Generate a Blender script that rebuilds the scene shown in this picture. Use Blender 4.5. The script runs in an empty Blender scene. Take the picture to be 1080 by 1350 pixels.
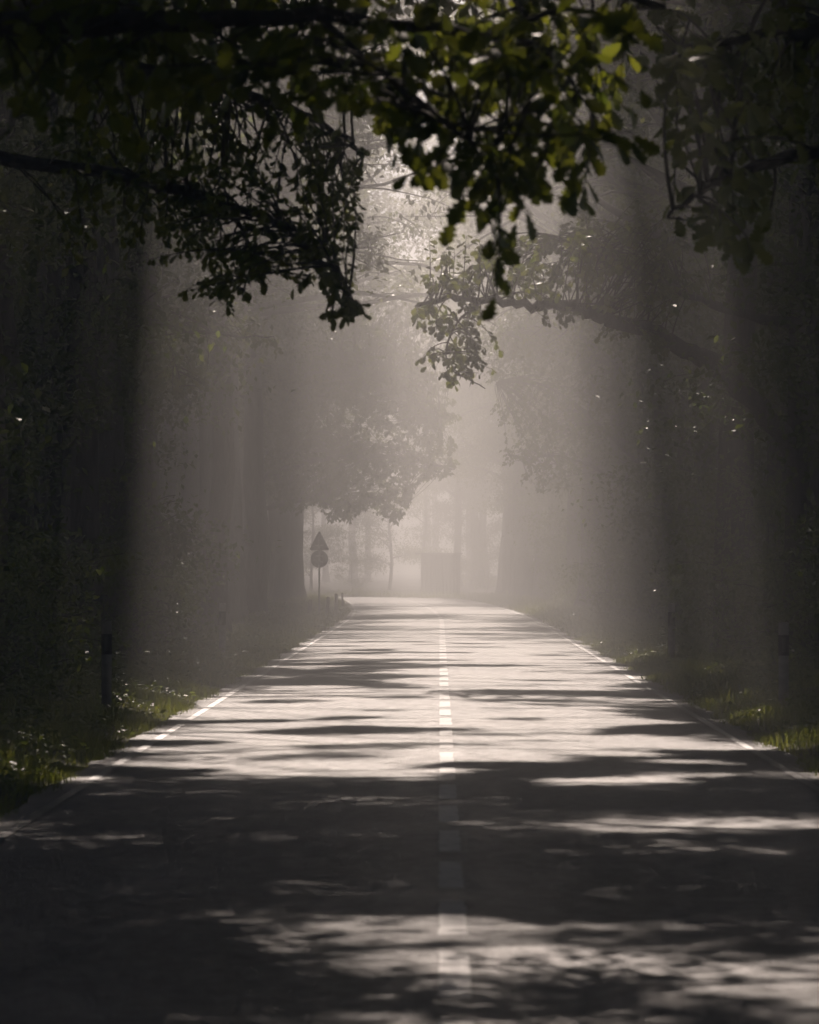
import bpy, math, random
import numpy as np
from mathutils import Vector

R = math.radians
scene = bpy.context.scene
C = scene.collection

# ------------------------------------------------------------------ camera
FPX, VX, VY, CH, CX = 7000.0, 580.0, 743.0, 1.75, -0.06     # focal length in photo pixels, vanishing point, eye height
cam_d = bpy.data.cameras.new('camera')
cam = bpy.data.objects.new('camera', cam_d); C.objects.link(cam)
cam_d.sensor_fit = 'HORIZONTAL'; cam_d.sensor_width = 24.0
cam_d.lens = FPX / 1080 * 24
cam_d.clip_start = 0.1; cam_d.clip_end = 3000
cam.location = (CX, 0, CH)
cam.rotation_euler = (R(90) + math.atan((VY - 675) / FPX), 0, math.atan((VX - 540) / FPX))
cam_d.dof.use_dof = True; cam_d.dof.focus_distance = 110; cam_d.dof.aperture_fstop = 5.6
scene.camera = cam

# ------------------------------------------------------------------ world, sun, exposure
SUN_EL, SUN_AZ = R(34), R(1.4)                               # azimuth: left of the road's direction
world = bpy.data.worlds.new('World'); scene.world = world; world.use_nodes = True
wn = world.node_tree.nodes; wl = world.node_tree.links
sky = wn.new('ShaderNodeTexSky'); sky.sky_type = 'NISHITA'; sky.sun_disc = False
sky.air_density = 0.6; sky.dust_density = 0.2; sky.sun_elevation = SUN_EL; sky.sun_rotation = -SUN_AZ
bg = wn['Background']; bg.inputs['Strength'].default_value = 0.05
wl.new(sky.outputs[0], bg.inputs['Color'])
sun_d = bpy.data.lights.new('sun', 'SUN'); sun = bpy.data.objects.new('sun', sun_d); C.objects.link(sun)
sun_d.energy = 5.0; sun_d.angle = R(0.53); sun_d.color = (1.0, 0.84, 0.735)
sun.rotation_euler = (-(R(90) - SUN_EL), 0, SUN_AZ); sun.location = (0, 60, 60)
vs = scene.view_settings
vs.view_transform = 'Standard'; vs.look = 'None'; vs.exposure = 0.55; vs.gamma = 1.0; vs.use_curve_mapping = False
cy = scene.cycles
cy.use_denoising = True
cy.max_bounces = 2; cy.diffuse_bounces = 1; cy.glossy_bounces = 1; cy.transmission_bounces = 2; cy.volume_bounces = 0
cy.use_adaptive_sampling = True; cy.adaptive_threshold = 0.03
cy.sample_clamp_indirect = 3.0

HAZE_DENSITY, HAZE_G = 0.0060, 0.6

# ------------------------------------------------------------------ helpers
def at(px, py, d):
    return np.array((CX + (px - VX) / FPX * d, d, CH - (py - VY) / FPX * d))

def tag(o, label=None, cat=None, group=None, kind=None):
    if label: o['label'] = label
    if cat: o['category'] = cat
    if group: o['group'] = group
    if kind: o['kind'] = kind
    return o

def link(o, parent=None):
    C.objects.link(o)
    if parent is not None: o.parent = parent
    return o

def empty(name, loc, rz=0.0, scale=1.0):
    o = bpy.data.objects.new(name, None); o.empty_display_size = 0.3
    o.location = loc; o.rotation_euler = (0, 0, rz); o.scale = (scale,) * 3
    return link(o)

class MB:
    """collects pieces with mixed polygon sizes and links them as one mesh"""
    def __init__(s): s.v = []; s.f = []; s.n = 0
    def add(s, verts, faces):
        verts = np.asarray(verts, float)
        s.v.append(verts); s.f += [tuple(int(i) + s.n for i in f) for f in faces]; s.n += len(verts)
    def box(s, lo, hi):
        x0, y0, z0 = lo; x1, y1, z1 = hi
        s.add([(x0,y0,z0),(x1,y0,z0),(x1,y1,z0),(x0,y1,z0),(x0,y0,z1),(x1,y0,z1),(x1,y1,z1),(x0,y1,z1)],
              [(0,3,2,1),(4,5,6,7),(0,1,5,4),(1,2,6,5),(2,3,7,6),(3,0,4,7)])
    def tube(s, pts, rad, sides=6, cap=True):
        pts = np.asarray(pts, float); n = len(pts); rad = np.broadcast_to(np.asarray(rad, float), (n,))
        t = np.gradient(pts, axis=0); t /= np.linalg.norm(t, axis=1)[:, None] + 1e-9
        ref = np.array((0, 0, 1.0)) if abs(t[0][2]) < .9 else np.array((1.0, 0, 0))
        u = np.cross(t, ref); u /= np.linalg.norm(u, axis=1)[:, None] + 1e-9
        w = np.cross(t, u)
        a = np.arange(sides) * 2 * math.pi / sides
        ring = (u[:, None, :] * np.cos(a)[None, :, None] + w[:, None, :] * np.sin(a)[None, :, None]) * rad[:, None, None]
        v = (pts[:, None, :] + ring).reshape(-1, 3)
        f = [(i*sides+k, i*sides+(k+1) % sides, (i+1)*sides+(k+1) % sides, (i+1)*sides+k) for i in range(n-1) for k in range(sides)]
        if cap: f += [tuple(range((n-1)*sides, n*sides)), tuple(range(sides))[::-1]]
        s.add(v, f)
    def mesh(s, name, mat, smooth=False):
        me = bpy.data.meshes.new(name)
        v = np.concatenate(s.v) if s.v else np.zeros((0, 3))
        fast_mesh(me, v, s.f)
        me.materials.append(mat)
        if smooth: me.polygons.foreach_set('use_smooth', np.ones(len(me.polygons), bool))
        return me
    def build(s, name, mat, parent=None, smooth=False):
        return link(bpy.data.objects.new(name, s.mesh(name, mat, smooth)), parent)

def fast_mesh(me, v, faces):
    sizes = np.fromiter((len(f) for f in faces), np.int32, len(faces))
    loops = np.fromiter((i for f in faces for i in f), np.int32, int(sizes.sum()))
    raw_mesh(me, v, loops, sizes)

def raw_mesh(me, v, loops, sizes):
    me.vertices.add(len(v)); me.vertices.foreach_set('co', np.ascontiguousarray(v, np.float32).ravel())
    me.loops.add(len(loops)); me.loops.foreach_set('vertex_index', loops.astype(np.int32))
    starts = np.concatenate(([0], np.cumsum(sizes)[:-1])).astype(np.int32)
    me.polygons.add(len(sizes)); me.polygons.foreach_set('loop_start', starts)
    me.update(calc_edges=True); me.validate()

def scatter_mesh(name, tv, tf, pos, mats, mat):
    """many copies of the template (tv, tf) as one mesh: mats = (N,3,3) rotation*scale"""
    tv = np.asarray(tv, float); N = len(pos); k = len(tv)
    v = np.einsum('nij,kj->nki', mats, tv) + pos[:, None, :]
    tl = np.array([i for f in tf for i in f]); ts = np.array([len(f) for f in tf])
    loops = (tl[None, :] + (np.arange(N) * k)[:, None]).ravel()
    me = bpy.data.meshes.new(name)
    raw_mesh(me, v.reshape(-1, 3), loops, np.tile(ts, N))
    me.materials.append(mat)
    return me

def frames(dirs, normals):
    """orthonormal frames: x = leaf direction, z = about the normal"""
    x = dirs / (np.linalg.norm(dirs, axis=1)[:, None] + 1e-9)
    y = np.cross(normals, x); y /= np.linalg.norm(y, axis=1)[:, None] + 1e-9
    z = np.cross(x, y)
    return np.stack((x, y, z), axis=2)

# ------------------------------------------------------------------ materials
def new_mat(name):
    m = bpy.data.materials.new(name); m.use_nodes = True
    nt = m.node_tree; return m, nt, nt.nodes['Principled BSDF'], nt.nodes['Material Output']

def ramp(nt, src, stops):
    r = nt.nodes.new('ShaderNodeValToRGB'); e = r.color_ramp.elements
    e[0].position, e[0].color = stops[0][0], (*stops[0][1], 1)
    e[1].position, e[1].color = stops[-1][0], (*stops[-1][1], 1)
    for p, c in stops[1:-1]:
        k = e.new(p); k.color = (*c, 1)
    nt.links.new(src, r.inputs[0]); return r.outputs[0]

def noise(nt, scale, detail=4, rough=.6, coord='Object', vec_scale=None):
    tc = nt.nodes.new('ShaderNodeTexCoord'); n = nt.nodes.new('ShaderNodeTexNoise')
    n.inputs['Scale'].default_value = scale; n.inputs['Detail'].default_value = detail; n.inputs['Roughness'].default_value = rough
    src = tc.outputs[coord]
    if vec_scale:
        mp = nt.nodes.new('ShaderNodeMapping'); mp.inputs['Scale'].default_value = vec_scale
        nt.links.new(src, mp.inputs[0]); src = mp.outputs[0]
    nt.links.new(src, n.inputs['Vector']); return n.outputs[0]

def bump(nt, h, p, strength=.5, dist=.02):
    b = nt.nodes.new('ShaderNodeBump'); b.inputs['Strength'].default_value = strength; b.inputs['Distance'].default_value = dist
    nt.links.new(h, b.inputs['Height']); nt.links.new(b.outputs[0], p.inputs['Normal'])

def leaf_mat(name, cols, trans, rough=.38, fac=.42):
    m, nt, p, out = new_mat(name)
    g = nt.nodes.new('ShaderNodeNewGeometry')
    nt.links.new(ramp(nt, g.outputs['Random Per Island'], cols), p.inputs['Base Color'])
    p.inputs['Roughness'].default_value = rough
    t = nt.nodes.new('ShaderNodeBsdfTranslucent')
    nt.links.new(ramp(nt, g.outputs['Random Per Island'], trans), t.inputs['Color'])
    mx = nt.nodes.new('ShaderNodeMixShader'); mx.inputs[0].default_value = fac
    nt.links.new(p.outputs[0], mx.inputs[1]); nt.links.new(t.outputs[0], mx.inputs[2]); nt.links.new(mx.outputs[0], out.inputs['Surface'])
    return m

M = {}
M['oak_leaf'] = leaf_mat('oak_leaf', [(0, (.030, .052, .014)), (1, (.065, .095, .022))], [(0, (.16, .22, .02)), (1, (.34, .36, .03))], .40)
M['beech_leaf'] = leaf_mat('beech_leaf', [(0, (.032, .060, .016)), (1, (.070, .100, .028))], [(0, (.15, .22, .03)), (1, (.28, .32, .05))], .38)
M['bush_leaf'] = leaf_mat('bush_leaf', [(0, (.035, .060, .015)), (1, (.075, .110, .030))], [(0, (.18, .25, .03)), (1, (.32, .36, .05))], .42)
M['grass'] = leaf_mat('grass', [(0, (.045, .070, .015)), (.8, (.085, .115, .025)), (1, (.16, .14, .06))], [(0, (.22, .28, .03)), (1, (.42, .42, .07))], .45, .45)

def bark(name, a, b):
    m, nt, p, out = new_mat(name)
    n = noise(nt, 5, 6, .65, vec_scale=(3, 3, .6))
    nt.links.new(ramp(nt, n, [(.3, a), (.7, b)]), p.inputs['Base Color'])
    p.inputs['Roughness'].default_value = .9; bump(nt, n, p, .9, .05); return m
M['bark'] = bark('oak_bark', (.035, .030, .024), (.12, .105, .085))
M['beech_bark'] = bark('beech_bark', (.07, .068, .06), (.16, .15, .135))

m, nt, p, out = new_mat('asphalt')
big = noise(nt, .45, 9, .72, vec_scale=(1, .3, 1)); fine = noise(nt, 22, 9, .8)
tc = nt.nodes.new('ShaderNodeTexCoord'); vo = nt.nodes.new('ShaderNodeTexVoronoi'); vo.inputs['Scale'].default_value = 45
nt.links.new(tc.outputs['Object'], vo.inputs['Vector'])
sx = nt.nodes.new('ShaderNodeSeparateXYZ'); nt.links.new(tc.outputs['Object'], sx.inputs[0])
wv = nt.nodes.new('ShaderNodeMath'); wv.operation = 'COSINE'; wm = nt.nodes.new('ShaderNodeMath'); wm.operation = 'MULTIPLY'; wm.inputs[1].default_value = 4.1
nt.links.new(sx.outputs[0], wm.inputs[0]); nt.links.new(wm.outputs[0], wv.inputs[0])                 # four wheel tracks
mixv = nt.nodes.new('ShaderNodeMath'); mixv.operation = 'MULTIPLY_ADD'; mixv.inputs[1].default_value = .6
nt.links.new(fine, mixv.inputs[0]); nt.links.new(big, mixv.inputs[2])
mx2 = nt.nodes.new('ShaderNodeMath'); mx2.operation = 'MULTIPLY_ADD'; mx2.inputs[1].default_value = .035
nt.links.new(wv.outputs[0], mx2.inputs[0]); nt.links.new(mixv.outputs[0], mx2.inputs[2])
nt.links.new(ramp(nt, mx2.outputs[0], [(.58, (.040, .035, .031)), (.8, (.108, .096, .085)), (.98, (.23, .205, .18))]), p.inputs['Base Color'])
p.inputs['Roughness'].default_value = .52; p.inputs['Specular IOR Level'].default_value = .75
sp = noise(nt, 7, 7, .95, vec_scale=(1, .55, 1))
nt.links.new(ramp(nt, sp, [(.34, (.12,)*3), (.5, (.6,)*3), (.64, (1.0,)*3)]), p.inputs['Specular IOR Level'])
nt.links.new(ramp(nt, sp, [(.34, (.72,)*3), (.62, (.42,)*3)]), p.inputs['Roughness'])
ad = nt.nodes.new('ShaderNodeMath'); ad.operation = 'ADD'; nt.links.new(vo.outputs['Distance'], ad.inputs[0]); nt.links.new(fine, ad.inputs[1])
bump(nt, ad.outputs[0], p, 1.0, .018); M['asphalt'] = m

m, nt, p, out = new_mat('road_paint')
n = noise(nt, 14, 6, .75)
nt.links.new(ramp(nt, n, [(.42, (.09, .085, .080)), (.60, (.19, .183, .174)), (.8, (.27, .262, .25))]), p.inputs['Base Color'])
p.inputs['Roughness'].default_value = .5; bump(nt, noise(nt, 80, 3), p, .8, .006); M['paint'] = m
m, nt, p, out = new_mat('centre_paint')
n = noise(nt, 9, 7, .75)
nt.links.new(ramp(nt, n, [(.34, (.12, .115, .11)), (.46, (.42, .405, .385)), (.8, (.62, .60, .57))]), p.inputs['Base Color'])
p.inputs['Roughness'].default_value = .6; bump(nt, noise(nt, 80, 3), p, .8, .006); M['centre_paint'] = m

m, nt, p, out = new_mat('forest_floor')
n = noise(nt, 1.3, 8, .7)
nt.links.new(ramp(nt, n, [(.3, (.030, .026, .016)), (.5, (.06, .050, .028)), (.7, (.045, .060, .020))]), p.inputs['Base Color'])
p.inputs['Roughness'].default_value = .95; bump(nt, noise(nt, 9, 6), p, 1, .08); M['floor'] = m

def plain(name, col, rough=.6, metal=0.0, nscale=8, var=.25):
    m, nt, p, out = new_mat(name)
    n = noise(nt, nscale, 5)
    nt.links.new(ramp(nt, n, [(.3, tuple(c*(1-var) for c in col)), (.7, tuple(min(1, c*(1+var)) for c in col))]), p.inputs['Base Color'])
    p.inputs['Roughness'].default_value = rough; p.inputs['Metallic'].default_value = metal; return m
M['white_plastic'] = plain('white_plastic', (.36, .355, .33), .5, var=.3)
M['black_plastic'] = plain('black_plastic', (.02, .02, .02), .4)
M['reflector'] = plain('reflector', (.15, .145, .14), .15, var=.05)
M['old_wood'] = plain('old_wood', (.13, .105, .08), .85, nscale=20)
M['dark_wood'] = plain('dark_wood', (.07, .052, .038), .8, nscale=14)
M['galvanised'] = plain('galvanised', (.33, .33, .34), .42, .8)
M['sign_back'] = plain('sign_back', (.22, .22, .23), .5, .3)
M['sign_red'] = plain('sign_red', (.45, .03, .025), .45, var=.1)
M['sign_white'] = plain('sign_white', (.75, .74, .72), .45, var=.06)
M['roof_felt'] = plain('roof_felt', (.05, .05, .05), .9)

# ------------------------------------------------------------------ road, ground
Y0B, RB = 255.0, 60.0                                        # the sharp bend to the left starts here, radius
def centre_path():
    pts = [(-max(0.0, y - 150)**2 / 6200, float(y)) for y in np.arange(-30, Y0B, 5)]      # a slight drift to the left, then the bend
    x0 = -(Y0B - 150)**2 / 6200; h0 = math.atan((Y0B - 150) / 3100)
    pts += [(x0 - RB*(math.cos(h0) - math.cos(h0 + a)), Y0B + RB*(math.sin(h0 + a) - math.sin(h0))) for a in np.linspace(0, R(103), 43)]
    e = pts[-1]; a = R(103) + h0
    pts += [(e[0] - math.sin(a) * k, e[1] + math.cos(a) * k) for k in np.arange(5, 120, 5)]
    return np.array(pts)
def path_x(y): return -max(0.0, min(y, 300.0) - 150)**2 / 6200
PATH = centre_path()
TAN = np.gradient(PATH, axis=0); TAN /= np.linalg.norm(TAN, axis=1)[:, None]
NRM = np.stack((TAN[:, 1], -TAN[:, 0]), axis=1)              # to the right of the driving direction

def road_dist(x, y):
    x = np.asarray(x, float); y = np.asarray(y, float)
    best = np.full(np.broadcast(x, y).shape, 1e9)
    a, b = PATH[:-1], PATH[1:]
    for p0, p1 in zip(a, b):
        dx, dy = p1 - p0; L2 = dx*dx + dy*dy
        t = np.clip(((x-p0[0])*dx + (y-p0[1])*dy) / L2, 0, 1)
        best = np.minimum(best, np.hypot(x - p0[0] - t*dx, y - p0[1] - t*dy))
    return best

def ground_z(x, y, d=None):
    d = road_dist(x, y) if d is None else d
    bank = np.interp(d, [0, 2.9, 3.05, 3.6, 5.0, 7.5, 12, 60], [-.12, -.12, -.03, .02, .10, .02, .12, .3])
    und = .10*np.sin(x*.55+y*.21) * np.sin(y*.33+1.3) + .07*np.sin(x*1.3-y*.9)
    return bank + und * np.clip((d - 3.3) / 3, 0, 1)

xs = np.concatenate((np.arange(-380, -40, 20), np.arange(-40, -8, 2), np.arange(-8, 8.01, .5), np.arange(10, 40, 2), np.arange(40, 381, 20)))
ys = np.concatenate((np.arange(-280, -20, 20), np.arange(-20, 330, 1.5), np.arange(330, 691, 20)))
gx, gy = np.meshgrid(xs, ys)
gz = ground_z(gx, gy)
nx, ny = len(xs), len(ys)
idx = np.arange(nx*ny).reshape(ny, nx)
quads = np.stack((idx[:-1, :-1], idx[:-1, 1:], idx[1:, 1:], idx[1:, :-1]), axis=-1).reshape(-1, 4)
me = bpy.data.meshes.new('ground')
raw_mesh(me, np.stack((gx, gy, gz), -1).reshape(-1, 3), quads.ravel(), np.full(len(quads), 4))
me.materials.append(M['floor']); me.polygons.foreach_set('use_smooth', np.ones(len(me.polygons), bool))
tag(link(bpy.data.objects.new('ground', me)), kind='structure')

rng = np.random.default_rng(11)
HW = 3.12
def ribbon(mb, i0, i1, off0, off1, z, edge_noise=0.0):
    P, N = PATH[i0:i1], NRM[i0:i1]
    a = P + N * off0; b = P + N * off1
    n = len(P); v = np.zeros((2*n, 3)); v[:n, :2] = a; v[n:, :2] = b; v[:, 2] = z
    mb.add(v, [(k, n+k, n+k+1, k+1) for k in range(n-1)])
fp = []; fn = []                                             # finer road path for the ragged edge
for i in range(len(PATH)-1):
    for t in np.linspace(0, 1, 10, endpoint=False):
        fp.append(PATH[i]*(1-t)+PATH[i+1]*t); fn.append(NRM[i]*(1-t)+NRM[i+1]*t)
fp = np.array(fp); fn = np.array(fn); n = len(fp)
offs = [-HW, -1.6, 0, 1.6, HW]; zz = [0.0, .018, .03, .018, 0.0]
V = []
for k, (o_, z_) in enumerate(zip(offs, zz)):
    w = o_ + (rng.normal(0, .035, n) if k in (0, 4) else 0)
    q = np.zeros((n, 3)); q[:, :2] = fp + fn * np.reshape(w, (-1, 1)); q[:, 2] = z_; V.append(q)
lo_l = V[0].copy(); lo_l[:, 2] = -.12; lo_r = V[-1].copy(); lo_r[:, 2] = -.12
V = [lo_l] + V + [lo_r]
mb = MB(); mb.add(np.concatenate(V), [(k*n+i, (k+1)*n+i, (k+1)*n+i+1, k*n+i+1) for k in range(6) for i in range(n-1)])
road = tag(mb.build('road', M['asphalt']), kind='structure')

def road_z(x): return np.interp(abs(x), [0, 1.6, HW], [.03, .018, 0])
def strip(y0, y1, x0, x1, name):
    mb = MB(); k = max(2, int((y1 - y0) / .25)); yy = np.linspace(y0, y1, k); cx_ = np.array([path_x(q) for q in yy])
    l = np.stack((cx_ + x0 + rng.normal(0, .004, k), yy, np.full(k, road_z(x0) + .004)), 1)
    r = np.stack((cx_ + x1 + rng.normal(0, .004, k), yy, np.full(k, road_z(x1) + .004)), 1)
    mb.add(np.concatenate((l, r)), [(i, k+i, k+i+1, i+1) for i in range(k-1)])
    return mb.build(name, M['centre_paint'], road)
PERIOD = 3.55
y = 12250/583 - 3*PERIOD
while y < Y0B:
    strip(y, y + 2.5, -.065, .065, 'centre_dash'); y += PERIOD
for s in (-1, 1):
    mb = MB(); P = fp; o = 2.86*s
    a = np.zeros((n, 3)); b = np.zeros((n, 3))
    a[:, :2] = fp + fn*(o-.04); b[:, :2] = fp + fn*(o+.04); a[:, 2] = road_z(o-.05*s)+.006; b[:, 2] = road_z(o+.05*s)+.006
    mb.add(np.concatenate((a, b)), [(i, n+i, n+i+1, i+1) for i in range(n-1)])
    mb.build('edge_line', M['paint'], road)

# ------------------------------------------------------------------ leaves
SIMPLE_V = [(0,0,0), (.46,.29,.08), (1,0,-.05), (.46,-.29,.08)]
SIMPLE_F = [(0,2,1), (0,3,2)]
def oak_template():
    t = [0, .10, .20, .29, .38, .47, .57, .67, .77, .86, .94, 1.0]
    w = [.012, .05, .17, .10, .26, .15, .34, .20, .29, .15, .13, .0]
    v = []; 
    for ti, wi in zip(t, w): v += [(ti, 0, -.10*ti*ti), (ti + .03*(wi > .14), wi, .22*wi - .10*ti*ti), (ti + .03*(wi > .14), -wi, .22*wi - .10*ti*ti)]
    f = []
    for i in range(len(t)-2):
        a, b = 3*i, 3*i+3
        f += [(a, b, b+1, a+1), (a, a+2, b+2, b)]
    a, b = 3*(len(t)-2), 3*(len(t)-1)
    f += [(a, b, a+1), (a, a+2, b)]
    return np.array(v), f
OAK_V, OAK_F = oak_template()

def rand_unit(rng, n):
    v = rng.normal(size=(n, 3)); return v / np.linalg.norm(v, axis=1)[:, None]

# ------------------------------------------------------------------ openings in the canopy
# share of open sky towards the sun above each place on the road: (from, to, left, right, openness)
OPEN = [(19, 26, -.6, 1.7, .75), (33, 35.5, -2.0, -1.0, .3), (32, 36, .5, 2.0, .65), (32, 36, 2.0, 3.2, .1),
        (42, 48, -3.2, 3.3, .18), (42, 48, -2.3, 1.7, .65), (48, 56, -3.2, 3.3, .15), (48, 56, -2.8, 1.7, .8), (56, 64, -3.2, 2.2, .85), (56, 64, 2.2, 3.3, .2),
        (64, 73, -3.2, 2.5, .75), (64, 73, 2.5, 3.3, .25), (73, 96, -3.2, -.5, .22), (73, 96, -.5, 3.0, .75), (96, 130, -3.2, 3.3, .85), (130, 180, -3.2, 3.3, .8),
        (44, 52, -2.7, -1.1, .90), (52, 60, -3.1, -1.3, .90), (60, 68, -3.5, -1.5, .90), (68, 75, -3.7, -1.7, .90), (180, 300, -9, 9, .85)]
VERGE = [(45.6, 47.2, -3.7, -3.15, .5), (66, 76, -3.9, -3, .75), (58, 66, 3.1, 3.9, .55), (50, 53, 3.1, 3.7, .45), (93, 99, 3, 4.1, .6), (76, 88, 3.7, 5.4, .3), (150, 300, -9, 9, .6)]
_g = np.random.default_rng(77)
_nx, _ny = 96, 640                                           # quarter metres across, half metres along
_f = _g.normal(size=(_nx, _ny)); _kx = np.fft.fftfreq(_nx, .25)[:, None]; _ky = np.fft.fftfreq(_ny, .5)[None, :]
_f = np.real(np.fft.ifft2(np.fft.fft2(_f) * np.exp(-((_kx*1.3)**2 + (_ky*2.0)**2))))
_rank = np.argsort(np.argsort(_f.ravel())).reshape(_f.shape) / _f.size
def open_mask(p, grow=0.0):
    k = 1/math.tan(SUN_EL)
    x = p[:, 0] + p[:, 2]*k*math.sin(SUN_AZ); y = p[:, 1] - p[:, 2]*k*math.cos(SUN_AZ)
    t = np.zeros(len(p))
    xw = x + .35*np.sin(y*.83) + .25*np.sin(y*1.9 + 1.0); yw = y + 1.1*np.sin(x*1.25 + .6)*np.clip(y/60, .4, 1)       # no straight edges
    for a, b, l, r, o_ in OPEN: t[(yw >= a) & (yw < b) & (xw >= max(l, -3.7)) & (xw < min(r, 3.3))] = o_
    for a, b, l, r, o_ in VERGE: t[(y >= a) & (y < b) & (x >= l) & (x < r)] = o_
    return _rank[((x+12)/.25).astype(int) % _nx, (y/.5).astype(int) % _ny] < t
def low_over_road(w):                                         # nothing hangs low over the carriageway but the hand-set boughs
    return (w[:, 1] < 105) & (w[:, 2] < 1.0 + np.minimum(.106*w[:, 1], 8.5)) & (np.abs(w[:, 0]) < 2.2 + .02*w[:, 1])
def is_open(p): return bool(open_mask(p[None, :])[0]) or bool(low_over_road(p[None, :] + np.array((0, 0, -.3)))[0])

# ------------------------------------------------------------------ tree prototypes
def make_proto(seed, H, base, Rc, r0, limbs, subs, leaves, leaf, up=.55, leafmat='oak_leaf', barkmat='bark', flat=.55, clump=.42, loc=None, reach=None):
    """meshes (trunk, branches, crown) around the origin; with loc, the crown leaves open what is_open() says"""
    rng = np.random.default_rng(seed); total = 0
    tz = np.linspace(0, 1, 12)
    wander = np.cumsum(rng.normal(0, .09, (12, 2)), axis=0) * (H/18); wander -= wander[0]
    tp = np.concatenate((wander, (tz*H*.93)[:, None]), axis=1)
    tr = r0 * (1 - tz*.93)**.85
    zz = np.concatenate(([0, .012, .03], tz[1:])); px = np.stack([np.interp(zz, tz, tp[:, k]) for k in range(3)], 1); px[0, 2] = -.35
    rr = np.interp(zz, tz, tr); rr[0] *= 1.7; rr[1] *= 1.35; rr[2] *= 1.12
    mt = MB(); mt.tube(px, rr, 10)
    mb = MB(); ends = []; ew = []
    zc, hc = (base+H)/2, (H-base)/2*1.05
    for i in range(limbs):
        f = (i + rng.uniform(0, .8)) / limbs
        z0 = base*.85 + (H*.92 - base*.85) * f
        p0 = np.array([np.interp(z0, tp[:, 2], tp[:, k]) for k in range(3)]); rt = np.interp(z0, tp[:, 2], tr)
        az = i*2.399 + rng.uniform(-.5, .5); el = R(rng.uniform(8, 30)) + up*f
        env = Rc * math.sqrt(max(.08, 1 - ((z0 + .15*Rc - zc)/hc)**2)) * rng.uniform(.75, 1.15)
        if reach is not None and i % 5 < 3:                      # boughs stretching towards the light over the road
            az = reach + rng.normal(0, .55); env = Rc * rng.uniform(.75, 1.5); el *= .8
        L = env / max(.5, math.cos(el)); k = 7
        d = np.array((math.cos(az)*math.cos(el), math.sin(az)*math.cos(el), math.sin(el)))
        pts = [p0]; cur = p0.copy()
        for j in range(k):
            d = d + rng.normal(0, .13, 3) + np.array((0, 0, -.05 if j > 3 else .03)); d /= np.linalg.norm(d)
            cur = cur + d * L / k; pts.append(cur.copy())
        pts = np.array(pts); lr = min(rt*.6, .03*L + .03); nk = k + 1
        if loc is not None:                                      # a bough ends where the canopy is open
            while nk > 3 and is_open(pts[nk-1] + loc): nk -= 1
        mb.tube(pts[:nk], np.linspace(lr, lr*.18, k+1)[:nk] if nk > k else np.linspace(lr, lr*.15, nk), 6)
        for j in range(subs):
            t = .22 + .78 * (j + rng.uniform(0, 1)) / subs
            q = t*k; a = int(min(q, k-1)); p1 = pts[a] + (pts[a+1]-pts[a])*(q-a)
            dd = pts[a+1]-pts[a]; dd /= np.linalg.norm(dd)
            side = np.cross(dd, (0, 0, 1)); side /= np.linalg.norm(side)+1e-6
            ang = rng.choice((-1, 1)) * rng.uniform(.5, 1.2)
            sd = dd*math.cos(ang) + side*math.sin(ang) + np.array((0, 0, rng.normal(.0, .22)))
            sl = L * rng.uniform(.18, .36) * (1.15 - .4*t) + .35
            sp = [p1]; cur = p1.copy()
            for j2 in range(4):
                sd = sd + rng.normal(0, .16, 3) + np.array((0, 0, -.08)); sd /= np.linalg.norm(sd)
                cur = cur + sd*sl/4; sp.append(cur.copy())
            sp = np.array(sp); sr = lr*(1-t*.75)*.4; total += 4
            if loc is not None and is_open(sp[2] + loc): continue
            mb.tube(sp, np.linspace(sr, .008, 5), 4, cap=False)
            for w_, q_ in ((.7, sp[1]), (1, sp[2]), (1.2, sp[3]), (1.3, sp[4])):
                if loc is None or not is_open(q_ + loc): ends.append(q_); ew.append(w_)
    leaves = int(leaves * max(len(ends) / total, .8 if loc is not None else 0))
    ends = np.array(ends); ew = np.array(ew) * rng.uniform(.3, 1.7, len(ew)); ew /= ew.sum()
    ci = rng.choice(len(ends), leaves, p=ew)
    off = rng.normal(0, 1, (leaves, 3)) * np.array((clump, clump, clump*flat))
    pos = ends[ci] + off; pos[:, 2] -= .12
    if loc is not None:
        pos = pos[~low_over_road(pos + loc)]; leaves = len(pos)
        pos = pos[~open_mask(pos + loc) | ((rng.uniform(0, 1, leaves) < .42) & (pos[:, 1] + loc[1] - 1.48*pos[:, 2] < 41) & (pos[:, 2] > 3.2 + .106*(pos[:, 1] + loc[1])))]; leaves = len(pos)
    nrm = rand_unit(rng, leaves)*.75 + np.array((0, 0, 1.0)); dr = rand_unit(rng, leaves) + np.array((0, 0, -.35))
    size = leaf * rng.uniform(.7, 1.3, leaves)
    if loc is not None: size = np.where(pos[:, 2] > 3.2 + .106*(pos[:, 1] + loc[1]), size*1.5, size)   # leaves above the frame enlarged to cast denser shade
    elif H > 14: size = np.where(pos[:, 2] > 12.5, size*1.6, size)  # high leaves enlarged here too, to stop stray sun
    mats = frames(dr, nrm) * size[:, None, None]
    crown = scatter_mesh('crown', SIMPLE_V, SIMPLE_F, pos, mats, M[leafmat])
    return dict(trunk=mt.mesh('trunk', M[barkmat], True), branches=mb.mesh('branches', M[barkmat], True), crown=crown)

def place(proto, name, loc, rz, sc, label, cat, group=None):
    e = empty(name, loc, rz, sc); tag(e, label, cat, group)
    link(bpy.data.objects.new('trunk', proto['trunk']), e) if proto.get('trunk') else None
    c = link(bpy.data.objects.new('crown', proto['crown']), e); c['kind'] = 'stuff'
    if proto.get('branches'): link(bpy.data.objects.new('branches', proto['branches']), c)
    return e

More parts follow.
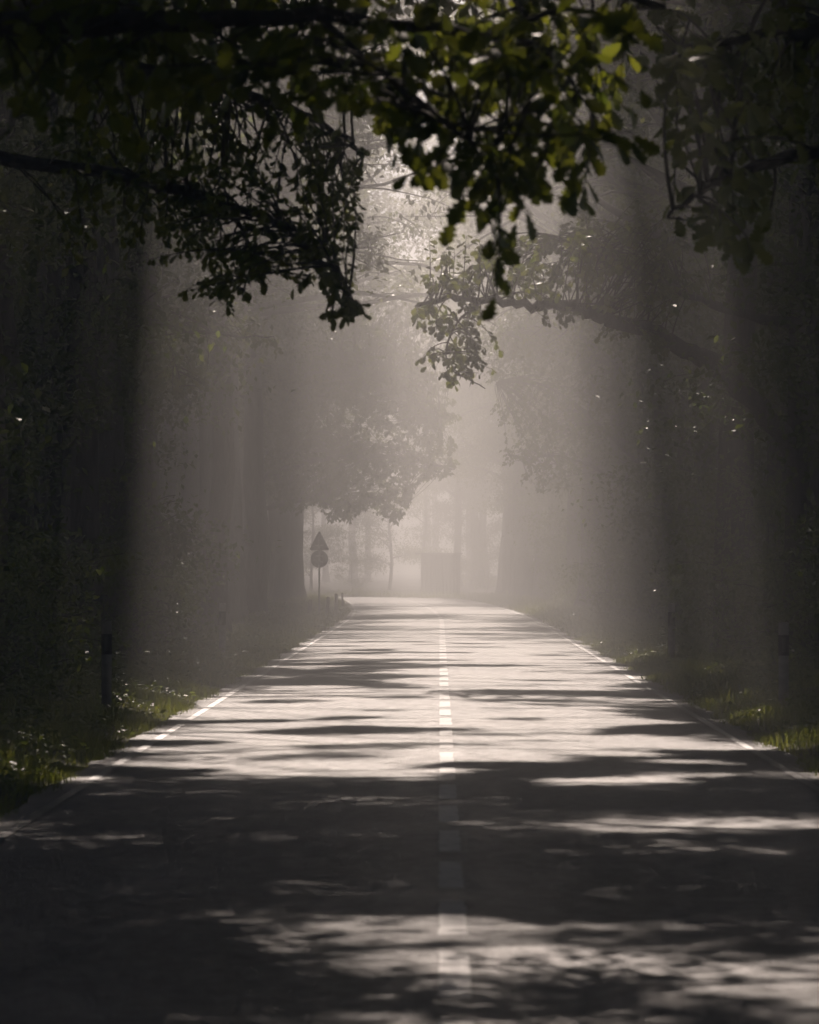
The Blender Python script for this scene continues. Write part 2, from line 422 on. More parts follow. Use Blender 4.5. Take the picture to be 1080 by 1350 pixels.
OAKS = [make_proto(100+i, H, b, rc, r0, 15, 9, 17000, .145) for i, (H, b, rc, r0) in enumerate(((19, 6.2, 5.2, .34), (21, 7.0, 4.8, .30), (17.5, 5.8, 5.4, .38), (22, 7.4, 5.6, .36)))]
BEECH = [make_proto(200+i, H, b, rc, r0, 18, 8, 17000, .13, .35, 'beech_leaf', 'beech_bark', .35, .46) for i, (H, b, rc, r0) in enumerate(((20, 5.6, 4.8, .28), (22, 6.5, 5.2, .33), (18, 5.0, 4.4, .24)))]
YOUNG = [make_proto(300+i, H, b, rc, r0, 15, 7, 11000, .13, .4, 'beech_leaf', 'beech_bark', .4, .4) for i, (H, b, rc, r0) in enumerate(((8.5, .9, 2.6, .09), (7.0, .6, 2.3, .08), (10.0, 1.5, 2.8, .11)))]
BUSH = [make_proto(400+i, H, b, rc, r0, 11, 5, 3200, .10, .5, 'bush_leaf', 'bark', .6, .22) for i, (H, b, rc, r0) in enumerate(((1.9, .15, 1.1, .03), (1.4, .12, 1.0, .025), (2.6, .25, 1.3, .04)))]

REACH = [make_proto(500+i, 20, 5.4, 6.6, .36, 20, 10, 15000, .21, .5, 'oak_leaf', 'bark', .5, .55, None, 0.0) for i in range(2)]  # dense large-leaved crowns, added to block light around the camera

def gz1(x, y): return float(ground_z(np.array([x]), np.array([y]))[0])
KIND = {'oak': (OAKS, 'oak_tree', 'tree'), 'beech': (BEECH, 'beech_tree', 'tree'), 'young': (YOUNG, 'young_beech_tree', 'tree'), 'bush': (BUSH, 'bush', 'bush')}
prng = random.Random(5)
def plant(kind, x, y, label, group=None, sc=None, which=None, rz=None):
    P, name, cat = KIND[kind]
    return place(P[which % len(P)] if which is not None else prng.choice(P), name, (x, y, gz1(x, y) - .02), prng.uniform(0, 6.28) if rz is None else rz,
                 sc or prng.uniform(.88, 1.12), label, cat, group)

ORD = ['first','second','third','fourth','fifth','sixth','seventh','eighth','ninth','tenth','eleventh','twelfth','thirteenth','fourteenth','fifteenth','sixteenth','seventeenth','eighteenth','nineteenth','twentieth',
       'twenty-first','twenty-second','twenty-third','twenty-fourth','twenty-fifth','twenty-sixth','twenty-seventh','twenty-eighth','twenty-ninth','thirtieth','thirty-first','thirty-second','thirty-third','thirty-fourth']
# front rows along the two verges: (distance, offset from the road's centre)
rows = {-1: [], 1: []}
for s in (-1, 1):
    y = -16 if s < 0 else -12
    while y < (250 if s < 0 else 292):
        rows[s].append((y + prng.uniform(-1.2, 1.2), s * prng.uniform(5.2, 6.6)))
        y += prng.uniform(6.0, 8.0) if y > 20 else 5
for s in (-1, 1):
    side = 'sign side' if s < 0 else 'side facing the sign'
    ref = 170
    before = sorted([q for q in rows[s] if q[0] < ref], reverse=True); after = sorted([q for q in rows[s] if q[0] >= ref])
    for seq, way in ((before, 'before'), (after, 'past')):
        for k, (yy, xx) in enumerate(seq):
            kind = 'oak' if prng.random() < .6 else 'beech'
            if s > 0 and 203 < yy < 236: continue                   # trees left out here to let the sun in
            xx += path_x(yy) - (1.6 if s < 0 and 165 < yy < 215 else 0)
            lab = f'tall {kind} in the front row, {side}, {ORD[k]} {way} the road sign'; grp = 'tall trees lining the road'
            if 22 < yy < 150:
                bs = max(6.2, float(np.interp(yy, [0, 30, 68, 100, 150], [6, 6, 9.4, 9.0, 9.6]))); zg = gz1(xx, yy)
                pr = make_proto(1000 + int(yy*7) + s, bs + prng.uniform(11, 14), bs, prng.uniform(5.8, 6.8), prng.uniform(.28, .40), 18, 9, 16000, .155,
                                .5 if kind == 'oak' else .35, kind + '_leaf', 'bark' if kind == 'oak' else 'beech_bark', .5, .42, np.array((xx, yy, zg)), 0.0 if s < 0 else math.pi)
                place(pr, KIND[kind][1], (xx, yy, zg - .02), 0, 1, lab, 'tree', grp)
            elif yy <= 22:  # trunks out of view, trees added to shade the near road and haze
                place(REACH[k % 2], 'oak_tree', (xx, yy, gz1(xx, yy) - .02), (0 if s < 0 else math.pi) + prng.uniform(-.25, .25), prng.uniform(.95, 1.08), lab.replace('beech', 'oak'), 'tree', grp)
            else:
                plant(kind, xx, yy, lab, grp, sc=prng.uniform(1.0, 1.2))
# second and third rows: the dark wood behind
def beside(s, y):
    before = sorted([q for q in rows[s] if q[0] < 170], reverse=True); after = sorted([q for q in rows[s] if q[0] >= 170])
    seq, way = (before, 'before') if y < 170 else (after, 'past')
    k = min(range(len(seq)), key=lambda i: abs(seq[i][0] - y))
    return f'the {ORD[k]} front-row tree {way} the sign, ' + ('sign side' if s < 0 else 'opposite side')
def clear(x, y, r): return road_dist(np.array([x]), np.array([y]))[0] > r
for s in (-1, 1):
    for row, (x0, x1, st) in enumerate(((8.2, 9.8, 5.5), (12, 14.5, 8.0), (17, 23, 9.5))):
        y = (-14, 72, 130)[row]
        while y < 300:
            xx = s*prng.uniform(x0, x1)
            if clear(xx, y, 8):
                kind = prng.choice(('oak', 'beech'))
                lab = f'tall {kind} close behind ' + beside(s, y) if row == 0 else f'tall {kind} deep in the shaded wood on the ' + ('sign side' if s < 0 else 'side opposite the sign')
                plant(kind, xx, y, lab, 'tall trees behind the front rows' if row == 0 else 'trees deep in the wood')
            y += prng.uniform(st*.8, st*1.25)
# young trees and bushes closing the wood under the crowns
for s in (-1, 1):
    y = 56
    while y < 285:
        for x0, x1 in ((6.4, 7.8), (9.5, 14)):
            if x0 > 9 and y < 110: continue
            if s < 0 and x0 < 9 and 112 < y < 290: continue
            if s > 0 and x0 < 9 and 72 < y < 125 and prng.random() < .5: continue
            xx = s*prng.uniform(x0, x1) + s*(.9 if y > 100 and s < 0 else 0); yy = y + prng.uniform(-1.5, 1.5)
            if clear(xx, yy, 6.2): plant('young', xx, yy, 'young leafy beech ' + ('behind ' if x0 > 9 else 'beside ') + beside(s, yy), 'young beeches under the tall trees')
        y += prng.uniform(4.5, 7)
    y = 46
    while y < 270:
        xx = s*prng.uniform(5.3, 7.0) + s*(.7 if y > 110 and s < 0 else 0)
        if s < 0 and 120 < y < 275: xx -= 2.0 if y < 168 else 3.4
        if clear(xx, y, 4.9): plant('bush', xx, y, 'low bush at the foot of ' + beside(s, y), 'bushes behind the grass verges')
        y += prng.uniform(3.5, 7)
# the wood beyond the bend
for k in range(46):
    yy = prng.uniform(326, 420); xx = prng.uniform(-48, 36)
    kd = prng.choice(('oak', 'beech'))
    plant(kd, xx, yy, f'tall hazy {kd} standing beyond the bend, ' + ('behind the hut' if abs(xx) < 9 else 'on the sign side of the hut' if xx < 0 else 'on the far side of the hut'), 'trees beyond the bend')
for k in range(44):
    yy = prng.uniform(296, 350); xx = prng.uniform(-36, 28)
    if not clear(xx, yy, 6) or (abs(xx) < 3 and yy < 296): continue
    plant('young' if k % 2 else 'bush', xx, yy, ('young hazy tree' if k % 2 else 'hazy bush') + ' at the wood edge past the bend, ' + ('near the hut' if abs(xx) < 8 else 'sign side of the hut' if xx < 0 else 'opposite side of the hut'), 'young growth beyond the bend' if k % 2 else 'bushes beyond the bend')

for k in range(14):
    yy = prng.uniform(214, 262); xx = path_x(yy) - (prng.uniform(10, 15) if k % 2 else prng.uniform(6.3, 9))
    if clear(xx, yy, 5.5): plant('young' if k % 2 else 'bush', xx, yy, ('young beech' if k % 2 else 'leafy bush') + ' on the inside of the bend, past the wooden posts', 'growth inside the bend')

# ------------------------------------------------------------------ hand-set boughs over the road
def in_poly(px, py, poly):
    n = len(poly); inside = np.zeros(len(px), bool); j = n-1
    for i in range(n):
        xi, yi = poly[i]; xj, yj = poly[j]
        c = ((yi > py) != (yj > py)) & (px < (xj-xi)*(py-yi)/(yj-yi+1e-9)+xi)
        inside ^= c; j = i
    return inside
def sample_poly(rng, poly, n, d0, d1, clumps=True):
    poly = np.array(poly, float); lo, hi = poly.min(0), poly.max(0); out = []
    while len(out) < n:
        q = rng.uniform(lo, hi, (n*3, 2))
        w = q + 14*np.stack((np.sin(q[:, 1]/9.0 + q[:, 0]/23.0), np.sin(q[:, 0]/11.0 + 1.3)), 1)      # ragged outline
        q = q[in_poly(w[:, 0], w[:, 1], poly)]
        c = np.sin(q[:, 0]/13.0 + 2*np.sin(q[:, 1]/31.0)) * np.sin(q[:, 1]/11.0 + 1.7*np.sin(q[:, 0]/27.0)) + rng.uniform(-.5, .5, len(q))
        if clumps: q = q[c > -.12]
        out += [at(a, b, rng.uniform(d0, d1)) for a, b in q]
    return np.array(out[:n])
def smooth_path(pts, k=6):
    pts = np.array(pts, float); n = len(pts); out = []
    P = np.concatenate(([2*pts[0]-pts[1]], pts, [2*pts[-1]-pts[-2]]))
    for i in range(n-1):
        p0, p1, p2, p3 = P[i:i+4]
        for t in np.linspace(0, 1, k, endpoint=False):
            out.append(.5*((2*p1)+(-p0+p2)*t+(2*p0-5*p1+4*p2-p3)*t*t+(-p0+3*p1-3*p2+p3)*t**3))
    out.append(pts[-1]); return np.array(out)

def bough_tree(name, label, cat, base, H, r0, boughs, regions, seed, leaf=.12, singles=300, detail=True, leafmat='oak_leaf', barkmat='bark', crown=None, group=None):
    """tree with a trunk at base, hand-set boughs [(points, r0, r1)] and leafy twigs reaching into regions
    [(photo polygon, near, far, twigs, leaves per twig)]"""
    rng = np.random.default_rng(seed)
    bx, by = base; bz = gz1(bx, by)
    root = tag(empty(name, (bx, by, bz)), label, cat, group); O = np.array((bx, by, bz))
    tp = np.array([(0, 0, -.3), (0, 0, .15), (.03, 0, .5), (.05, .05, H*.3), (-.05, .1, H*.6), (.05, .12, H*.95)])
    mt = MB(); mt.tube(smooth_path(tp, 4), np.interp(np.linspace(0, 1, 21), [0, .2, .4, 1], [r0*1.6, r0*1.3, r0, r0*.25]), 12); mt.build('trunk', M[barkmat], root, True)
    samples = []
    for pts, a, b in boughs:
        P = smooth_path(pts, 7); P = P + rng.normal(0, a*.18, P.shape)
        mb = MB(); mb.tube(P - O, np.linspace(a, b, len(P)), 8); mb.build('bough', M[barkmat], root, True)
        samples.append(P)
    S = np.concatenate(samples)
    mt = MB(); pos = []; dirs = []; nrms = []
    for poly, d0, d1, nt_, nl in regions:
        E = sample_poly(rng, poly, nt_, d0, d1, d0 < 120)
        for e in E:
            dist = np.linalg.norm(S - e, axis=1) + rng.uniform(0, .5, len(S)) + np.where(S[:, 2] < e[2], .4, 0)
            s = S[np.argmin(dist)]
            L = np.linalg.norm(e - s); mid = (s+e)/2 + np.array((0, 0, .12*L)) + rng.normal(0, .07*L+.01, 3)
            t = np.linspace(0, 1, 7)[:, None]; cv = (1-t)**2*s + 2*t*(1-t)*mid + t*t*e
            mt.tube(cv - O, np.linspace(.004+.007*min(L, 1.5), .0025, 7), 4, cap=False)
            span = min(.85, .55/ max(L, .3))
            for j in range(nl):
                q = 1 - span*(j/ max(1, nl-1))*rng.uniform(.8, 1.1); q = min(max(q, .05), 1)
                p = (1-q)**2*s + 2*q*(1-q)*mid + q*q*e
                tan = 2*(1-q)*(mid-s) + 2*q*(e-mid); tan /= np.linalg.norm(tan)+1e-9
                sd = np.cross(tan, (0, 0, 1)); sd /= np.linalg.norm(sd)+1e-6
                dv = tan*rng.uniform(.2, .9) + sd*rng.choice((-1, 1))*rng.uniform(.3, 1.0) + np.array((0, 0, -rng.uniform(.1, 1.1))) + rng.normal(0, .25, 3)
                pos.append(p + rng.normal(0, .012, 3)); dirs.append(dv); nrms.append(np.array((0, rng.normal(-.2, .6), .6)) + rng.normal(0, .6, 3))
    tw = mt.build('twigs', M[barkmat], root, True); tw['kind'] = 'stuff'
    pos = np.array(pos) - O; F = frames(np.array(dirs), np.array(nrms)); sc = leaf*rng.uniform(.65, 1.25, len(pos))
    order = rng.permutation(len(pos)); k = min(singles, len(pos))
    if k:
        me = bpy.data.meshes.new('leaf'); fast_mesh(me, OAK_V, OAK_F); me.materials.append(M[leafmat])
        for i in order[:k]:
            o = link(bpy.data.objects.new('leaf', me), root)
            from mathutils import Matrix
            mm = Matrix(F[i].tolist()).to_4x4(); o.rotation_euler = mm.to_euler(); o.location = pos[i]; o.scale = (sc[i],)*3
    rest = order[k:]
    if len(rest):
        me = scatter_mesh('foliage', OAK_V if detail else SIMPLE_V, OAK_F if detail else SIMPLE_F, pos[rest], F[rest]*sc[rest][:, None, None], M[leafmat])
        o = link(bpy.data.objects.new('foliage', me), root); o['kind'] = 'stuff'
    if crown:
        pr = make_proto(seed*7, H + 2, crown[0], crown[1], r0, 18, 9, 15000, .15, .5, leafmat, barkmat, .5, .42, O, 0.0 if bx < 0 else math.pi); scl, rz = 1, 0
        c = link(bpy.data.objects.new('crown', pr['crown']), root); c['kind'] = 'stuff'; c.scale = (scl,)*3; c.rotation_euler = (0, 0, rz)
        b = link(bpy.data.objects.new('branches', pr['branches']), c)
    return root

# A: the oak nearest of all, boughs just above the frame, leafy twigs hanging into it
dA = 27
bough_tree('oak_tree', 'oak whose lobed leaves hang lowest over the middle of the road', 'tree', (-5.2, 27.5), 14, .36,
    [([(-5.1, 27.6, 4.2), at(-200, 40, 28), at(120, 30, 28), at(420, 20, 27.5), at(700, 60, 27)], .10, .02),
     ([(-5.1, 27.6, 5.0), at(-100, -140, 29), at(300, -120, 29), at(640, -60, 29), at(880, 10, 29)], .12, .02),
     ([at(420, 20, 27.5), at(520, 110, 26.5), at(600, 170, 26), at(660, 230, 26)], .018, .006),
     ([at(640, -60, 29), at(720, 60, 28), at(790, 160, 28)], .02, .006)],
    [([(330,0),(860,0),(850,190),(800,200),(740,150),(600,140),(430,150),(350,120)], 24.5, 31, 84, 7),
     ([(520,130),(590,150),(600,200),(575,250),(535,270),(515,200)], 25, 28, 11, 6),
     ([(600,160),(760,150),(770,290),(720,295),(650,300),(600,280)], 25, 28, 26, 7),
     ([(760,150),(850,170),(835,225),(780,240)], 25, 28, 7, 5),
     ([(640,300),(665,300),(660,395),(640,395)], 25.5, 26.5, 3, 6),
     ([(0,0),(340,0),(420,190),(330,220),(200,200),(0,180)], 26, 33, 80, 8)],
    seed=21, leaf=.142)
# B: the next oak, its bough reaching down on the same side
bough_tree('oak_tree', 'oak with a drooping leafy bough of small lobed leaves before the first delineator post', 'tree', (-5.8, 45), 16, .38,
    [([(-5.7, 45, 4.0), at(-200, 200, 45), at(100, 225, 44.5), at(300, 270, 44), at(420, 330, 43.5), at(465, 400, 43)], .085, .009),
     ([(-5.7, 45, 5.0), at(-150, 60, 45), at(200, 90, 45), at(400, 150, 44.5), at(480, 200, 44)], .10, .012),
     ([at(300, 270, 44), at(330, 330, 44), at(320, 390, 44)], .02, .006)],
    [([(180,180),(480,200),(490,320),(420,330),(330,300),(200,330)], 42, 47, 125, 10),
     ([(240,330),(360,310),(350,370),(330,405),(290,415),(240,400)], 42.5, 46, 42, 9),
     ([(380,320),(480,300),(470,380),(400,380)], 42.5, 45, 36, 9),
     ([(425,375),(480,385),(485,430),(420,425)], 42.5, 44, 13, 9),
     ([(60,150),(300,150),(260,360),(100,330)], 43, 48, 80, 10),
     ([(200,0),(560,0),(520,200),(200,190)], 43, 49, 32, 9)],
    seed=22, leaf=.092, crown=(7.5, 6.2))
# E: hazier hanging sprays further along
bough_tree('oak_tree', 'oak with thin sprays of leaves hanging beside the second delineator post', 'tree', (-6.4, 86), 17, .33,
    [([(-6.3, 86, 5.2), at(120, 400, 86), at(215, 430, 85), at(290, 440, 84.5), at(360, 445, 84)], .07, .008),
     ([at(215, 430, 85), at(228, 470, 85), at(240, 515, 85)], .03, .006)],
    [([(240,420),(370,425),(365,465),(300,470)], 83, 87, 22, 8), ([(150,380),(290,400),(300,430),(160,440)], 83, 88, 30, 8),
     ([(190,490),(300,500),(290,530),(210,530)], 84, 86, 18, 8), ([(205,430),(250,440),(250,520),(200,520)], 84, 86, 8, 7)],
    seed=23, leaf=.12, singles=0, crown=(9.0, 6.0))
# C: great limb reaching over the road from the other side
bough_tree('oak_tree', 'oak reaching one long bare-based limb across the road from the far verge', 'tree', (5.6, 82), 18, .42,
    [([(5.5, 82, 3.4), at(965, 500, 81), at(930, 472, 80), at(860, 437, 79.5), at(800, 418, 79), at(755, 404, 79), at(700, 402, 79), at(640, 394, 79), at(575, 396, 79), at(545, 410, 79)], .17, .022),
     ([(5.5, 82, 5.4), at(940, 400, 82), at(840, 356, 81), at(780, 330, 80), at(735, 312, 80)], .09, .02),
     ([at(640, 394, 79), at(600, 430, 79), at(590, 480, 79), at(640, 512, 79)], .022, .008)],
    [([(560,320),(740,310),(740,395),(560,390)], 77, 82, 110, 10), ([(740,290),(900,260),(930,420),(800,400),(740,380)], 77, 84, 200, 10),
     ([(560,400),(630,410),(670,480),(640,495),(560,495),(545,440)], 77, 81, 55, 9), ([(690,395),(780,405),(775,440),(750,445)], 78, 80, 10, 6), ([(780,405),(900,430),(910,470),(820,450)], 78, 81, 22, 7), ([(590,490),(650,500),(640,520),(600,512)], 78, 80, 8, 5)],
    seed=24, leaf=.12, singles=0, crown=(9.0, 6.0))
# F: dark leaves at the upper right
bough_tree('oak_tree', 'oak with a few dark leaf clusters hanging in from the verge opposite the road sign', 'tree', (5.4, 33), 15, .36,
    [([(5.3, 33, 4.4), at(1250, 180, 33), at(1080, 200, 33), at(950, 240, 33), at(880, 280, 33)], .08, .01),
     ([(5.3, 33, 5.4), at(1200, 20, 34), at(1050, 40, 34), at(900, 60, 34)], .09, .015)],
    [([(870,265),(930,250),(1010,270),(1000,340),(960,350),(930,300),(880,300)], 31, 35, 18, 7), ([(860,0),(1080,0),(1080,260),(960,240),(880,160)], 31, 37, 60, 8)],
    seed=25, leaf=.145)
# D: beech overhanging from the sign side far along the road
bough_tree('beech_tree', 'beech spreading a low hazy skirt of leaves over the road behind the road sign', 'tree', (-6.6, 186), 20, .42,
    [([(-6.5, 186, 4.6), at(400, 610, 185), at(480, 600, 184), at(560, 610, 183), at(600, 620, 183)], .12, .02),
     ([(-6.5, 186, 7.0), at(420, 500, 185), at(500, 510, 184), at(580, 560, 183)], .12, .02),
     ([(-6.5, 186, 3.6), at(400, 660, 186), at(450, 665, 185), at(520, 655, 184)], .08, .015)],
    [([(350,520),(480,480),(560,490),(592,550),(606,610),(560,655),(500,682),(440,690),(405,676),(350,660)], 177, 192, 1150, 16), ([(345,390),(500,400),(545,440),(570,500),(480,500),(345,540)], 177, 192, 260, 14), ([(470,330),(590,350),(615,440),(596,560),(500,480)], 178, 194, 330, 14)],
    seed=26, leaf=.165, singles=0, detail=False, leafmat='beech_leaf', barkmat='beech_bark', crown=(9.5, 5.6))

# G: backlit beech leaning in from the other verge
bough_tree('beech_tree', 'slender beech with glinting backlit leaves leaning over the verge opposite the road sign', 'tree', (5.7, 151), 17, .26,
    [([(5.6, 151, 4.6), at(790, 560, 151), at(740, 520, 150), at(690, 500, 150), at(655, 505, 149)], .07, .012),
     ([(5.6, 151, 6.6), at(780, 450, 151), at(720, 430, 150), at(665, 440, 149)], .07, .012),
     ([(5.6, 151, 3.6), at(790, 620, 151), at(730, 600, 150), at(690, 610, 150)], .05, .01)],
    [([(640,440),(720,420),(780,440),(780,640),(690,650),(668,590),(655,520)], 145, 157, 420, 14)],
    seed=27, leaf=.12, singles=0, detail=False, leafmat='beech_leaf', barkmat='beech_bark')

# ------------------------------------------------------------------ grass on the verges
def grass_mesh(seed, n, y0, y1, w_in, w_out, h, wid):
    rng = np.random.default_rng(seed)
    u = rng.uniform(0, 1, n); y = y0 + (y1-y0)*u; s = rng.choice((-1, 1), n)
    off = w_in + (w_out-w_in) * rng.beta(1.0, 2.3, n)
    i = np.clip(np.searchsorted(np.cumsum(np.r_[0, np.linalg.norm(np.diff(PATH, axis=0), axis=1)]), y + 30), 1, len(PATH)-2)
    base_d = np.cumsum(np.r_[0, np.linalg.norm(np.diff(PATH, axis=0), axis=1)])
    px = np.interp(y+30, base_d, PATH[:, 0]); py = np.interp(y+30, base_d, PATH[:, 1])
    x = px + NRM[i, 0]*off*s; yy = py + NRM[i, 1]*off*s
    dens = .5 + .5*np.sin(x*2.1+yy*1.1)*np.sin(yy*.8+.5) + rng.uniform(-.3, .5, n)
    keep = dens > .25; x, yy, off = x[keep], yy[keep], off[keep]; n = len(x)
    z = ground_z(x, yy, off) - .03
    hh = h*rng.uniform(.45, 1.25, n)*np.interp(off, [3.1, 3.6, 5.5], [.55, 1, 1.15]) * (.75+.35*np.sin(x*1.7+yy*.9))
    a = rng.uniform(0, 6.28, n)
    lean = rng.uniform(.1, .75, n)
    x_ = np.stack((np.cos(a), np.sin(a), 0*a), 1)
    d = np.stack((-np.sin(a)*lean, np.cos(a)*lean, np.ones(n)), 1)
    tv = [(-.5,0,0), (.5,0,0), (.42,0,.5), (-.42,0,.5), (0,0,1)]
    # bent blade: base, middle, drooping tip
    W = x_ * (wid*rng.uniform(.6, 1.3, n))[:, None]
    P0 = np.stack((x, yy, z), 1); P1 = P0 + d*np.array((.45,.45,.6))*hh[:, None]; P2 = P0 + d*np.array((1.3,1.3,.98))*hh[:, None]
    v = np.stack((P0-W*.5, P0+W*.5, P1+W*.4, P1-W*.4, P2), 1).reshape(-1, 3)
    b = np.arange(n)*5
    loops = np.stack((b, b+1, b+2, b+3, b+3, b+2, b+4), 1).ravel()
    me = bpy.data.meshes.new('grass'); raw_mesh(me, v, loops, np.tile([4, 3], n)); me.materials.append(M['grass'])
    return me
o = link(bpy.data.objects.new('grass', grass_mesh(1, 110000, 26, 125, 2.99, 6.6, .23, .010)))
tag(o, 'green grass growing along both verges of the nearer road', 'grass', kind='stuff')
o = link(bpy.data.objects.new('grass', grass_mesh(2, 50000, 125, 330, 2.99, 8.0, .30, .02)))
tag(o, 'sunlit grass along the verges further on, up to the bend', 'grass', kind='stuff')

def weeds_mesh(seed, y0, y1, clumps, per):
    rng = np.random.default_rng(seed)
    y = rng.uniform(y0, y1, clumps); sd = rng.choice((-1, 1), clumps); off = 3.3 + 3.4*rng.beta(1.3, 1.2, clumps)
    x = sd*off; r = rng.uniform(.10, .30, clumps); h = rng.uniform(.10, .42, clumps)*np.interp(off, [3.3, 4.2, 6], [.5, .9, 1.25])
    ci = np.repeat(np.arange(clumps), per); n = len(ci); a = rng.uniform(0, 6.28, n); q = np.sqrt(rng.uniform(0, 1, n))
    pos = np.stack((x[ci] + r[ci]*q*np.cos(a), y[ci] + 1.4*r[ci]*q*np.sin(a), h[ci]*rng.beta(2.2, 1.2, n)*(1.05-.5*q)), 1)
    pos[:, 2] += ground_z(pos[:, 0], pos[:, 1], np.abs(pos[:, 0]))
    dr = np.stack((np.cos(a), np.sin(a), rng.normal(.05, .35, n)), 1); nr = rand_unit(rng, n)*.6 + np.array((0, 0, 1.0))
    return scatter_mesh('undergrowth', SIMPLE_V, SIMPLE_F, pos, frames(dr, nr)*(rng.uniform(.04, .10, n))[:, None, None], M['bush_leaf'])
o = link(bpy.data.objects.new('undergrowth', weeds_mesh(3, 30, 200, 3800, 22)))
tag(o, 'low leafy weeds and herbs among the verge grass on both sides', 'undergrowth', kind='stuff')

# ------------------------------------------------------------------ delineator posts
def delineator(x, y, label):
    e = tag(empty('delineator_post', (x, y, gz1(x, y) - .02)), label, 'delineator post', 'white delineator posts along the verges')
    def tri(mb, z0, z1, g, cut=0.0):
        a = np.array([(-.06-g, -.045-g), (.06+g, -.045-g), (.035+g, .05+g), (-.035-g, .05+g)])
        v = [(p[0], p[1], z0) for p in a] + [(p[0], p[1], z1 - cut*(p[1] > 0)) for p in a]
        mb.add(v, [(0,3,2,1),(4,5,6,7),(0,1,5,4),(1,2,6,5),(2,3,7,6),(3,0,4,7)])
    mb = MB(); tri(mb, 0, 1.05, 0, .07); b = mb.build('body', M['white_plastic'], e)
    mb = MB(); tri(mb, .66, .90, .003); mb.build('black_band', M['black_plastic'], e)
    mb = MB(); mb.box((-.022, -.056, .70), (.022, -.0482, .87)); mb.build('reflector', M['reflector'], e)
delineator(-3.95, 62, 'white delineator post in the shaded grass, first on the road sign side')
delineator(3.95, 62, 'white delineator post in the dappled grass, first on the verge opposite the road sign')
delineator(-3.95, 95, 'hazy white delineator post, second on the road sign side')
delineator(3.95, 92, 'white delineator post, second on the verge opposite the road sign')

# ------------------------------------------------------------------ wooden posts by the sign
for px, top, d, lab in ((408, 791, 168, 'short leaning wooden post beside the road sign pole, on its wood side'), (431, 787, 172, 'thick wooden post next to the road sign pole, on its road side'),
                   (444, 783, 180, 'tall wooden post between two others by the road sign'), (452, 782, 198, 'thin wooden post farthest from the road sign')):
    q = at(px, top, d); zb = gz1(q[0], d); e = tag(empty('wooden_post', (q[0], d, zb)), lab, 'post', 'wooden posts by the road sign')
    r = .062 if px < 450 else .04; h = q[2]-zb
    mb = MB(); lx = random.Random(px).uniform(-.05, .05)
    mb.tube([(0, 0, -.3), (lx*.5, 0, h*.5), (lx, 0, h-.03)], [r*1.06, r, r*.97], 10); b = mb.build('shaft', M['old_wood'], e, False)
    mb = MB(); mb.tube([(lx, 0, h-.029), (lx*1.02, 0, h+.012)], [r*.95, r*.7], 10); mb.build('weathered_top', M['old_wood'], e, False)

# ------------------------------------------------------------------ road sign seen from behind
d = 170; q = at(421, 820, d); zb = gz1(q[0], d)
sgn = tag(empty('road_sign', (q[0], d, zb)), 'triangular and round traffic signs on one pole, seen from behind', 'road sign')
def zpx(py): return CH - (py - VY)/FPX*d - zb
mb = MB(); mb.tube([(0, 0, -.3), (0, 0, 1.4), (0.01, 0, zpx(704))], .03, 12); mb.build('pole', M['galvanised'], sgn, True)
def plate(name, outline, y0, y1, mat, parent):
    n = len(outline); v = [(a, y0, b) for a, b in outline] + [(a, y1, b) for a, b in outline]
    mb = MB(); mb.add(v, [tuple(range(n)), tuple(range(2*n-1, n-1, -1))] + [(i, n+i, n+(i+1) % n, (i+1) % n) for i in range(n)])
    return mb.build(name, mat, parent)
def tri_out(zt, zb_, half, r=.04):
    out = []
    for cx_, cz_, a0 in ((half-r*1.7, zb_+r, -90), (0, zt-2*r, 30), (-half+r*1.7, zb_+r, 150)):
        for k in range(6):
            a = R(a0 + k*24); out.append((cx_+r*math.cos(a), cz_+r*math.sin(a)))
    return out
tr = plate('triangular_plate', tri_out(zpx(699), zpx(725.5), .335), .035, .038, M['sign_back'], sgn)
zc = (zpx(699)+2*zpx(725.5))/3
plate('red_border', [(x, z) for x, z in tri_out(zpx(699), zpx(725.5), .335)], .0383, .0395, M['sign_red'], tr)
plate('white_field', [(x*.72, zc+(z-zc)*.72) for x, z in tri_out(zpx(699), zpx(725.5), .335)], .0397, .041, M['sign_white'], tr)
zc2 = zpx(737); circ = [(.28*math.cos(R(a)), zc2+.28*math.sin(R(a))) for a in range(0, 360, 10)]
rd = plate('round_plate', circ, .035, .038, M['sign_back'], sgn)
plate('red_border', circ, .0383, .0395, M['sign_red'], rd)
plate('white_field', [(x*.76, zc2+(z-zc2)*.76) for x, z in circ], .0397, .041, M['sign_white'], rd)
for z in (zpx(719), zpx(733), zpx(741)):
    mb = MB(); mb.box((-.12, -.034, z-.02), (.12, .0347, z+.02)); mb.build('clamp', M['galvanised'], sgn)

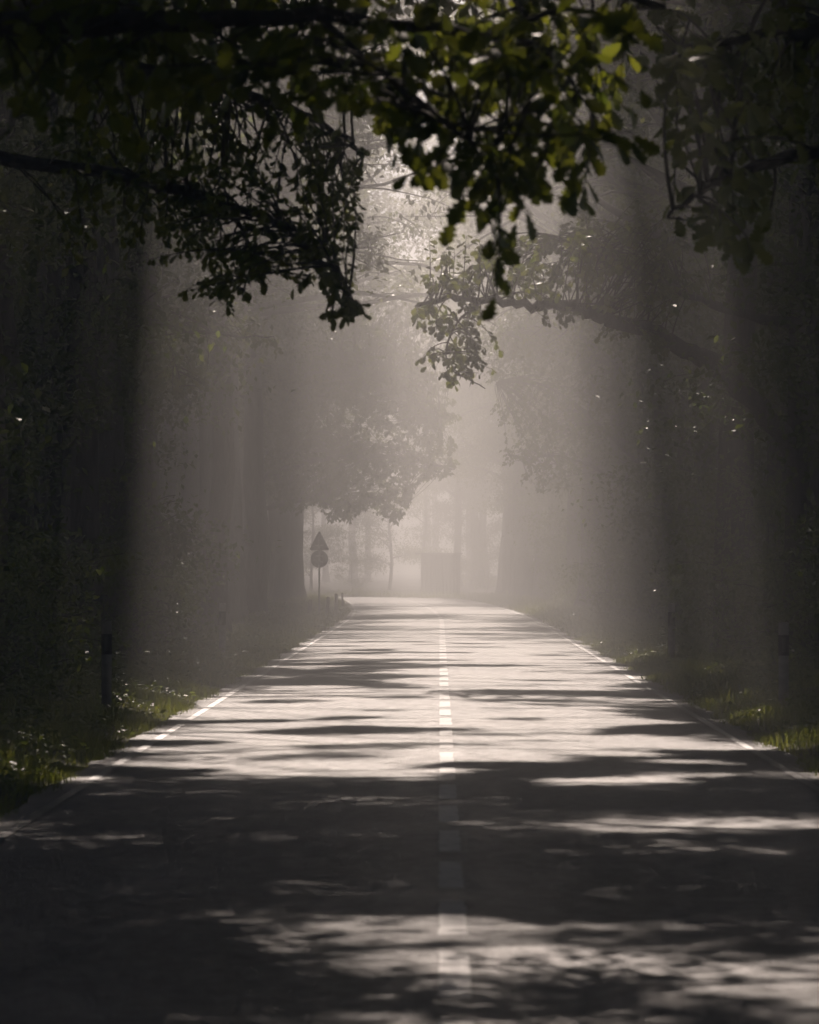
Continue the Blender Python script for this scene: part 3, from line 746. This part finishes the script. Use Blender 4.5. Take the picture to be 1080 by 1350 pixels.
# ------------------------------------------------------------------ hut beyond the bend
d = 286; x0 = at(556, 0, d)[0]; x1 = at(606, 0, d)[0]; zt = at(0, 731, d)[2]; zb = gz1((x0+x1)/2, d)
hut = tag(empty('hut', ((x0+x1)/2, d, zb)), 'small dark wooden hut with a flat roof beyond the bend', 'hut')
w = (x1-x0)/2; h = zt - zb
rb = random.Random(3)
def boards(axis, fixed, lo, hi, name='board'):
    wl_ = MB(); k = 11; st = (hi-lo)/k
    if axis == 'x': wl_.box((lo, fixed+.03, -.1), (hi, fixed+.06, h))
    else: wl_.box((fixed+.03*(1 if fixed < 0 else -1)-.012, lo, -.1), (fixed+.03*(1 if fixed < 0 else -1)+.012, hi, h))
    wall = wl_.build('wall', M['dark_wood'], hut)
    for i in range(k):
        mb = MB(); o_ = rb.uniform(0, .008)
        a, b = lo+i*st+.006, lo+(i+1)*st-.006
        if axis == 'x': mb.box((a, fixed-o_, -.1), (b, fixed+.028, h-.01))
        else: mb.box((fixed-.012, a, -.1), (fixed+.012, b, h-.01))
        mb.build(name, M['dark_wood'], wall)
boards('x', 0, -w, w); boards('y', -w-.02, .07, 2.2); boards('y', w+.02, .07, 2.2)
mb = MB(); mb.box((-w-.35, -.25, h+.002), (w+.15, 2.4, h+.07)); rf = mb.build('roof', M['dark_wood'], hut)
mb = MB(); mb.box((-w-.37, -.27, h+.072), (w+.17, 2.42, h+.09)); mb.build('felt', M['roof_felt'], rf)

# ------------------------------------------------------------------ haze
mb = MB(); mb.box((-400, -300, -1.8), (400, 710, 32)); 
hm = bpy.data.materials.new('haze'); hm.use_nodes = True; nt = hm.node_tree
nt.nodes.remove(nt.nodes['Principled BSDF'])
pv = nt.nodes.new('ShaderNodeVolumePrincipled'); pv.inputs['Color'].default_value = (.93, .93, .93, 1); pv.inputs['Density'].default_value = HAZE_DENSITY; pv.inputs['Anisotropy'].default_value = HAZE_G
pv.inputs['Density Attribute'].default_value = ''
nt.links.new(pv.outputs[0], nt.nodes['Material Output'].inputs['Volume'])
tag(mb.build('haze', hm), kind='stuff')
